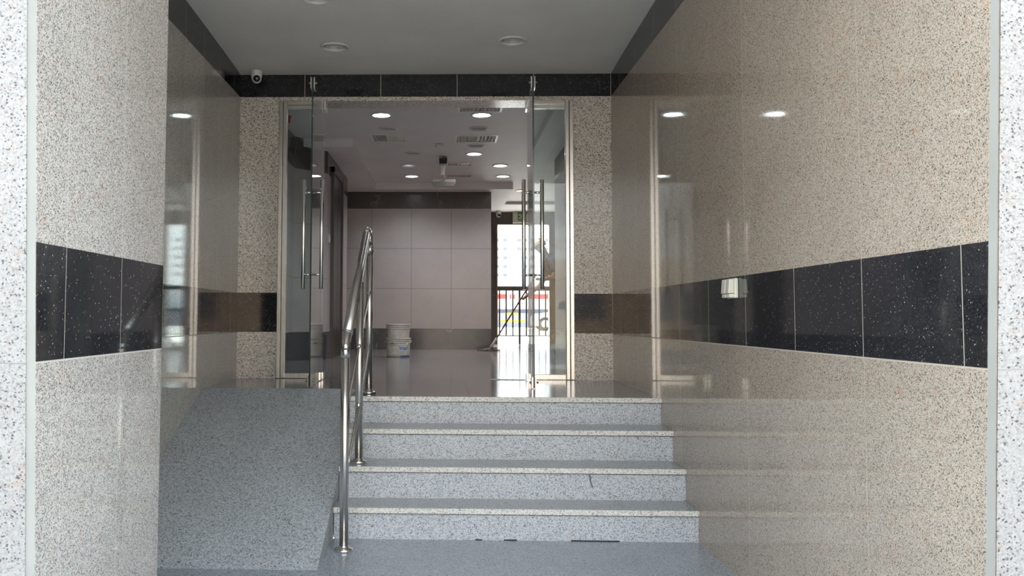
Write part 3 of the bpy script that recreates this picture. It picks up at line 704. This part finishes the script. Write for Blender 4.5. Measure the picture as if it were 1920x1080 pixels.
# ------------------------------------------------------------------ railing in the exit
M['rail_glare'] = plain('rail_glare', (0.13, 0.12, 0.105), 0.6)  # iron colour lightened to paint in the glare on the top rail
e = empty('railing', (1.65, YE+.06, ZL), 'dark iron railing with upright bars across the exit opening', 'railing')
yr = YE+0.05
MB().box(EX0+.03, EX1, yr-.02, yr+.03, 1.915, 2.010, 0.004).build('top_rail', 'rail_glare', e)
MB().box(EX0+.03, EX1, yr-.01, yr+.015, 0.94, 0.96).build('bottom_rail', 'iron', e)
for i, x in enumerate([1.224, 1.366, 1.508, 1.652, 1.798, 1.935, 2.072, 2.208]):
    if i == 3: MB().box(x-.021, x+.021, yr-.021, yr+.021, ZL, 1.92).build('post', 'iron', e)
    else: MB().box(x-.0145, x+.0145, yr-.012, yr+.016, 0.95, 1.92).build('bar', 'iron', e)

# ------------------------------------------------------------------ person mopping
def skin(name, chains, mat, parent, sub=2):
    """one continuous skinned surface; chains share points by key"""
    verts, keys, edges, rad = [], {}, [], []
    for ch in chains:
        prev = None
        for key, co, r in ch:
            if key in keys and co is None: i = keys[key]
            else:
                i = len(verts); verts.append(co); rad.append(r if isinstance(r, tuple) else (r, r))
                if key: keys[key] = i
            if prev is not None: edges.append((prev, i))
            prev = i
    me = bpy.data.meshes.new(name); me.from_pydata(verts, edges, []); me.materials.append(M[mat])
    o = bpy.data.objects.new(name, me); COL.objects.link(o)
    md = o.modifiers.new('s', 'SKIN'); md.use_smooth_shade = True
    sv = me.skin_vertices[0].data
    for i, r in enumerate(rad): sv[i].radius = r; sv[i].use_root = (i == 0)
    sd = o.modifiers.new('d', 'SUBSURF'); sd.levels = sub; sd.render_levels = sub
    dg = bpy.context.evaluated_depsgraph_get(); dg.update()
    m2 = bpy.data.meshes.new_from_object(o.evaluated_get(dg)); o.modifiers.clear(); o.data = m2
    for p in m2.polygons: p.use_smooth = True
    if parent is not None: o.parent = parent; o.matrix_parent_inverse = parent.matrix_world.inverted()
    return o
M['skin'] = plain('skin', (0.15, 0.082, 0.055), 0.5)
M['navy'] = plain('navy', (0.014, 0.026, 0.075), 0.8, var=0.15)
M['trousers'] = plain('trousers', (0.045, 0.085, 0.11), 0.8, var=0.15)
M['cap'] = plain('cap', (0.72, 0.72, 0.70), 0.8)
M['shoe'] = plain('shoe', (0.03, 0.04, 0.05), 0.5)
M['hair'] = plain('hair', (0.01, 0.008, 0.006), 0.7)
M['mop_handle'] = plain('mop_handle', (0.22, 0.10, 0.07), 0.45)
M['mop_white'] = plain('mop_white', (0.62, 0.60, 0.57), 0.5)
M['mop_fringe'] = plain('mop_fringe', (0.13, 0.125, 0.12), 0.95, var=0.3, scale=40)
pe = empty('person', (1.95, 14.35, ZL), 'person in navy shirt and pale cap leaning forward to mop behind the right door', 'person')
HB = Vector((0.80, 15.15, ZL+.03)); HT = Vector((1.42, 13.98, 1.955))      # mop handle, foot and top
on = lambda t: HB + (HT-HB)*t
handA = on(0.985); handB = on(0.70)
V = Vector
head = V((1.545, 14.33, 2.475))
ch = [
 [('pel', V((1.985, 14.35, 1.74)), (.090, .095)), ('wa', V((1.925, 14.35, 1.93)), (.085, .095)), ('ch', V((1.785, 14.35, 2.14)), (.100, .110)), ('nb', V((1.69, 14.35, 2.28)), (.075, .070)), ('nk', V((1.63, 14.34, 2.36)), .056), ('hd0', V((1.585, 14.335, 2.42)), .070), ('hd1', V((1.545, 14.33, 2.48)), .092), ('hd2', V((1.525, 14.33, 2.55)), .080)],
 [('pel', None, 0), (None, V((2.00, 14.24, 1.62)), .078), (None, V((1.94, 14.20, 1.28)), .066), (None, V((1.97, 14.20, 1.10)), .056), (None, V((1.99, 14.20, .87)), .042), (None, V((1.93, 14.19, .815)), .030), (None, V((1.80, 14.18, .803)), .020)],
 [('pel', None, 0), (None, V((2.02, 14.46, 1.62)), .078), (None, V((2.06, 14.50, 1.28)), .066), (None, V((2.14, 14.50, 1.08)), .055), (None, V((2.17, 14.50, .87)), .042), (None, V((2.11, 14.50, .815)), .030), (None, V((1.99, 14.50, .803)), .020)],
 [('ch', None, 0), (None, V((1.71, 14.17, 2.25)), .060), (None, V((1.75, 14.03, 2.10)), .050), (None, V((1.72, 13.97, 1.96)), .040), (None, V((1.57, 13.95, 1.93)), .032), (None, handA + V((.075, .01, .0)), .024), ('ha', handA + V((.035, -.012, .0)), (.020, .034))],
 [('ch', None, 0), (None, V((1.70, 14.52, 2.24)), .060), (None, V((1.66, 14.56, 2.02)), .050), (None, V((1.58, 14.52, 1.86)), .040), (None, V((1.42, 14.43, 1.74)), .032), (None, handB + V((.075, .03, .045)), .024), ('hb', handB + V((.036, .012, .012)), (.020, .034))],
]
body = skin('body', ch, 'skin', pe)
d = (HT-HB).normalized()
for base, nm in ((handA, 'a'), (handB, 'b')):
    fs = []
    side = V((1, 0, 0)) - d*V((1, 0, 0)).dot(d); side.normalize(); fwd = d.cross(side)
    for k, L in enumerate((0.9, 1.0, 0.96, 0.8)):
        o_ = base + d*(0.030 - 0.020*k)
        fs.append([(None, o_ + side*0.034 + fwd*0.004, .010), (None, o_ + side*0.014 + fwd*0.024*L, .0095), (None, o_ - side*0.014*L + fwd*0.022, .009), (None, o_ - side*0.026*L + fwd*0.002, .0085), (None, o_ - side*0.018*L - fwd*0.016, .0075)])
    o_ = base + d*0.045
    fs.append([(None, o_ - d*.02 + side*0.036 - fwd*0.008, .012), (None, o_ + side*0.018 - fwd*0.022, .010), (None, o_ - side*0.008 - fwd*0.022, .009)])
    skin('fingers', fs, 'skin', body, 1)
sh = [[('hem', V((1.995, 14.35, 1.62)), (.150, .172)), ('lo', V((1.985, 14.35, 1.76)), (.150, .172)), ('wa', V((1.93, 14.35, 1.93)), (.142, .165)), ('ch', V((1.80, 14.35, 2.13)), (.150, .165)), ('nb', V((1.70, 14.35, 2.265)), (.105, .110)), ('co', V((1.655, 14.345, 2.325)), (.074, .074))],
      [('ch', None, 0), (None, V((1.71, 14.18, 2.245)), .080), (None, V((1.75, 14.03, 2.11)), .070), (None, V((1.735, 13.985, 2.02)), .066)],
      [('ch', None, 0), (None, V((1.70, 14.52, 2.235)), .080), (None, V((1.66, 14.56, 2.03)), .068), (None, V((1.63, 14.55, 1.95)), .064)]]
skin('shirt', sh, 'navy', pe)
tr = [[('top', V((1.985, 14.35, 1.84)), (.125, .145)), ('pel', V((1.99, 14.35, 1.72)), (.135, .155)), (None, V((2.00, 14.25, 1.58)), .108), (None, V((1.955, 14.215, 1.40)), .092), (None, V((1.94, 14.20, 1.27)), .082), (None, V((1.97, 14.20, 1.10)), .076), (None, V((1.99, 14.20, .89)), .068)],
      [('pel', None, 0), (None, V((2.03, 14.45, 1.58)), .108), (None, V((2.05, 14.48, 1.40)), .092), (None, V((2.06, 14.50, 1.27)), .082), (None, V((2.14, 14.50, 1.10)), .076), (None, V((2.17, 14.50, .89)), .068)]]
skin('trousers', tr, 'trousers', pe)
for (hx, hy) in ((1.99, 14.20), (2.17, 14.50)):
    skin('shoe', [[(None, V((hx+.05, hy, .832)), .056), (None, V((hx-.05, hy, .828)), .052), (None, V((hx-.15, hy-.005, .820)), .046), (None, V((hx-.24, hy-.01, .812)), .036)]], 'shoe', pe)
# face, hair, cap: the head looks down along the mop
face = V((-0.86, 0.10, -0.50)).normalized(); upv = V((-0.50, 0.05, 0.86)).normalized(); lat = face.cross(upv).normalized()
hc = V((1.540, 14.33, 2.470))
skin('nose', [[(None, hc + face*.085 + upv*.020, .010), (None, hc + face*.108 - upv*.012, .014)]], 'skin', body, 1)
for sg in (-1, 1):
    MB().lathe([(0.011*math.sin(PI*i/8), -0.011*math.cos(PI*i/8)) for i in range(9)], hc + face*.083 + upv*.022 + lat*sg*.033, 12).build('eye', 'hair', body)
    skin('ear', [[(None, hc + lat*sg*.088 + upv*.020, .013), (None, hc + lat*sg*.092 - upv*.022, .010)]], 'skin', body, 1)
skin('mouth', [[(None, hc + face*.088 - upv*.045 + lat*.022, .006), (None, hc + face*.092 - upv*.045 - lat*.022, .006)]], 'trousers', body, 1)
mb = MB(); n = 10
prof = [(0.104, -0.012)] + [(0.106*math.cos(PI/2*i/n), 0.10*math.sin(PI/2*i/n)) for i in range(n+1)]
mb.lathe(prof, (0, 0, 0), 28)
vs = []
for a in range(-6, 7):
    t = a/6*1.0; vs.append((0.104*math.sin(t), -0.104*math.cos(t)))
top = [mb.bm.verts.new((x, y, 0.0)) for x, y in vs]; out = [mb.bm.verts.new((x*1.02, y - 0.065*math.cos(a/6*1.5), -0.012)) for (x, y), a in zip(vs, range(-6, 7))]
for i in range(12): mb.bm.faces.new((top[i], top[i+1], out[i+1], out[i]))
capo = mb.build('cap', 'cap', None); capo.parent = pe
rotm = Matrix((( -lat.x, -face.x, upv.x), (-lat.y, -face.y, upv.y), (-lat.z, -face.z, upv.z))).to_4x4()
capo.matrix_parent_inverse = pe.matrix_world.inverted(); capo.matrix_basis = Matrix.Translation(hc + upv*.040) @ rotm
md = capo.modifiers.new('t', 'SOLIDIFY'); md.thickness = 0.004
mb = MB(); mb.lathe([(0.097, -0.055), (0.101, -0.02), (0.100, 0.03), (0.06, 0.085)], (0, 0.012, 0), 24)
ho = mb.build('hair', 'hair', None); ho.parent = pe; ho.matrix_parent_inverse = pe.matrix_world.inverted(); ho.matrix_basis = Matrix.Translation(hc + upv*.030 - face*.012) @ rotm

# mop
e = empty('mop', tuple(HB), 'mop with a long reddish handle and flat grey head, held by the person', 'mop')
MB().tube([on(0.16), on(1.03)], 0.0125, 14).build('handle', 'mop_handle', e)
MB().tube([on(0.015), on(0.05), on(0.17)], [0.030, 0.024, 0.017], 14).build('socket', 'mop_white', e)
mb = MB()
for i in range(70):
    a = 2*PI*i/70 + random.uniform(-.1, .1); L = random.uniform(.10, .19); cx_, cy_ = HB.x-.01, HB.y
    mb.tube([(cx_ + .01*math.cos(a), cy_ + .01*math.sin(a), ZL+.045), (cx_ + L*.5*math.cos(a)*1.1, cy_ + L*.5*math.sin(a)*.7, ZL+.028), (cx_ + L*1.1*math.cos(a), cy_ + L*.7*math.sin(a), ZL+.009)], [0.010, .009, .007], 6)
mb.build('mop_head', 'mop_fringe', e)

# ------------------------------------------------------------------ outdoors, beyond the exit and behind the viewer
M['ground'] = plain('ground', (0.55, 0.50, 0.44), 0.9, var=0.1, scale=0.5)
M['paving'] = plain('paving', (0.62, 0.60, 0.55), 0.9, var=0.05, scale=0.5)
M['render_white'] = plain('render_white', (0.85, 0.85, 0.84), 0.8, var=0.02)
M['window_grey'] = plain('window_grey', (0.16, 0.16, 0.17), 0.6)
M['barrier_grey'] = plain('barrier_grey', (0.22, 0.22, 0.25), 0.8)
M['barrier_dark'] = plain('barrier_dark', (0.07, 0.075, 0.09), 0.8)
M['yellow'] = plain('yellow', (0.75, 0.62, 0.03), 0.6)
M['red'] = plain('red', (0.75, 0.05, 0.03), 0.6)
M['car_white'] = plain('car_white', (0.80, 0.80, 0.80), 0.25)
M['tyre'] = plain('tyre', (0.02, 0.02, 0.02), 0.8)
M['sand'] = plain('sand', (0.50, 0.38, 0.27), 0.9, var=0.1, scale=0.3)
M['asphalt'] = plain('asphalt', (0.16, 0.155, 0.15), 0.9, var=0.1, scale=0.6)
struct('ground', MB().box(-60, 60, -60, 2.3, -0.5, -0.12), 'ground', 'sunlit paving outside the entrance', 'ground')
struct('ground', MB().box(-250, 300, YE+.15, 600, 0.3, 0.70), 'paving', 'bright paved ground outside the exit', 'ground')
# white housing block far beyond the exit
B = empty('apartment_building', (40, 300, 0.7), 'tall white building with rows of small windows beyond the exit', 'building')
MB().box(5, 95, 300, 330, 0.7, 46).build('wall', 'render_white', B)
mpx = 300/1680
for j, y in enumerate((451, 468, 484, 500, 517)):
    z = 27.3 - j*2.92
    for i in range(8):
        x = 20.9 + i*9.3
        for (dx, w_, h_) in ((-2.3, .9, 1.0), (0.0, 1.4, 1.15), (3.0, .35, .4), (4.7 if j < 2 else 4.4, 1.5 if j < 2 else .35, 1.15 if j < 2 else .4)):
            MB().box(x+dx-w_/2, x+dx+w_/2, 299.9, 300.05, z-h_/2, z+h_/2).build('window', 'window_grey', B)
B = tag(MB().box(2, 26, 62, 62.3, 0.70, 3.45).build('site_fence', 'render_white'), 'white site fence with a red stripe outside the exit', 'fence')
for x0, x1 in ((3.0, 4.45), (4.62, 4.75), (4.9, 5.0), (5.9, 6.15), (6.3, 7.6), (8.2, 9.5)):
    MB().box(x0, x1, 61.98, 62.0, 2.64, 2.98).build('red_panel', 'red', B)
B = empty('road_barrier', (10, 60, 0.7), 'low grey road barrier with yellow stripes outside the exit', 'barrier')
MB().box(2, 26, 60, 60.5, 0.70, 1.78).build('wall', 'barrier_grey', B)
MB().box(2, 26, 59.99, 60.51, 1.66, 1.92).build('coping', 'barrier_dark', B)
for x0, x1, z0, z1 in ((4.18, 5.0, 1.53, 1.67), (3.86, 5.5, 1.05, 1.21), (6.4, 7.2, 1.5, 1.64), (7.6, 9, 1.05, 1.2)):
    MB().box(x0, x1, 59.97, 59.99, z0, z1).build('yellow_stripe', 'yellow', B)
# parked car, only its front wheel shows
c = empty('car', (6.2, 45, 0.7), 'white parked car outside the exit, its front wheel seen through the door glass', 'car')
prof = [(4.45, 0.95), (4.40, 1.30), (4.55, 1.50), (5.35, 1.62), (6.05, 2.10), (7.4, 2.12), (8.25, 1.65), (8.55, 1.55), (8.60, 1.0), (8.0, .92), (5.4, .92)]
MB().prism([(a, b) for a, b in prof], 44.1, 45.8, 'Y').build('body', 'car_white', c)
MB().prism([(5.55, 1.64), (6.12, 2.04), (7.30, 2.05), (7.95, 1.66)], 44.08, 45.82, 'Y').build('side_windows', 'window_grey', c)
for wx in (5.03, 7.85):
    for wy in (44.06, 45.6):
        w_ = MB().lathe([(0, 0), (.30, 0), (.34, .03), (.34, .19), (.30, .22), (0, .22)], (wx, wy, 1.04), 28, 'Y').build('wheel', 'tyre', c)
        MB().lathe([(0, -.01), (.19, -.015), (.20, .01)], (wx, wy, 1.04), 24, 'Y').build('hubcap', 'wire', w_)
# street behind the viewer, mirrored in the polished stone
B = empty('street_building', (0, -34, 0), 'sand coloured building across the street, mirrored in the dark belt', 'building', None, 'structure')
MB().box(-45, 45, -44, -34, -0.12, 4.6).build('wall', 'sand', B)
for j in range(1):
    for i in range(-6, 7):
        MB().box(i*5-1, i*5+1, -34.05, -33.98, 1.2+j*3, 2.9+j*3).build('window', 'window_grey', B)
struct('road', MB().box(-60, 60, -26, -12, -0.13, -0.11), 'asphalt', 'asphalt street in front of the building', 'road')
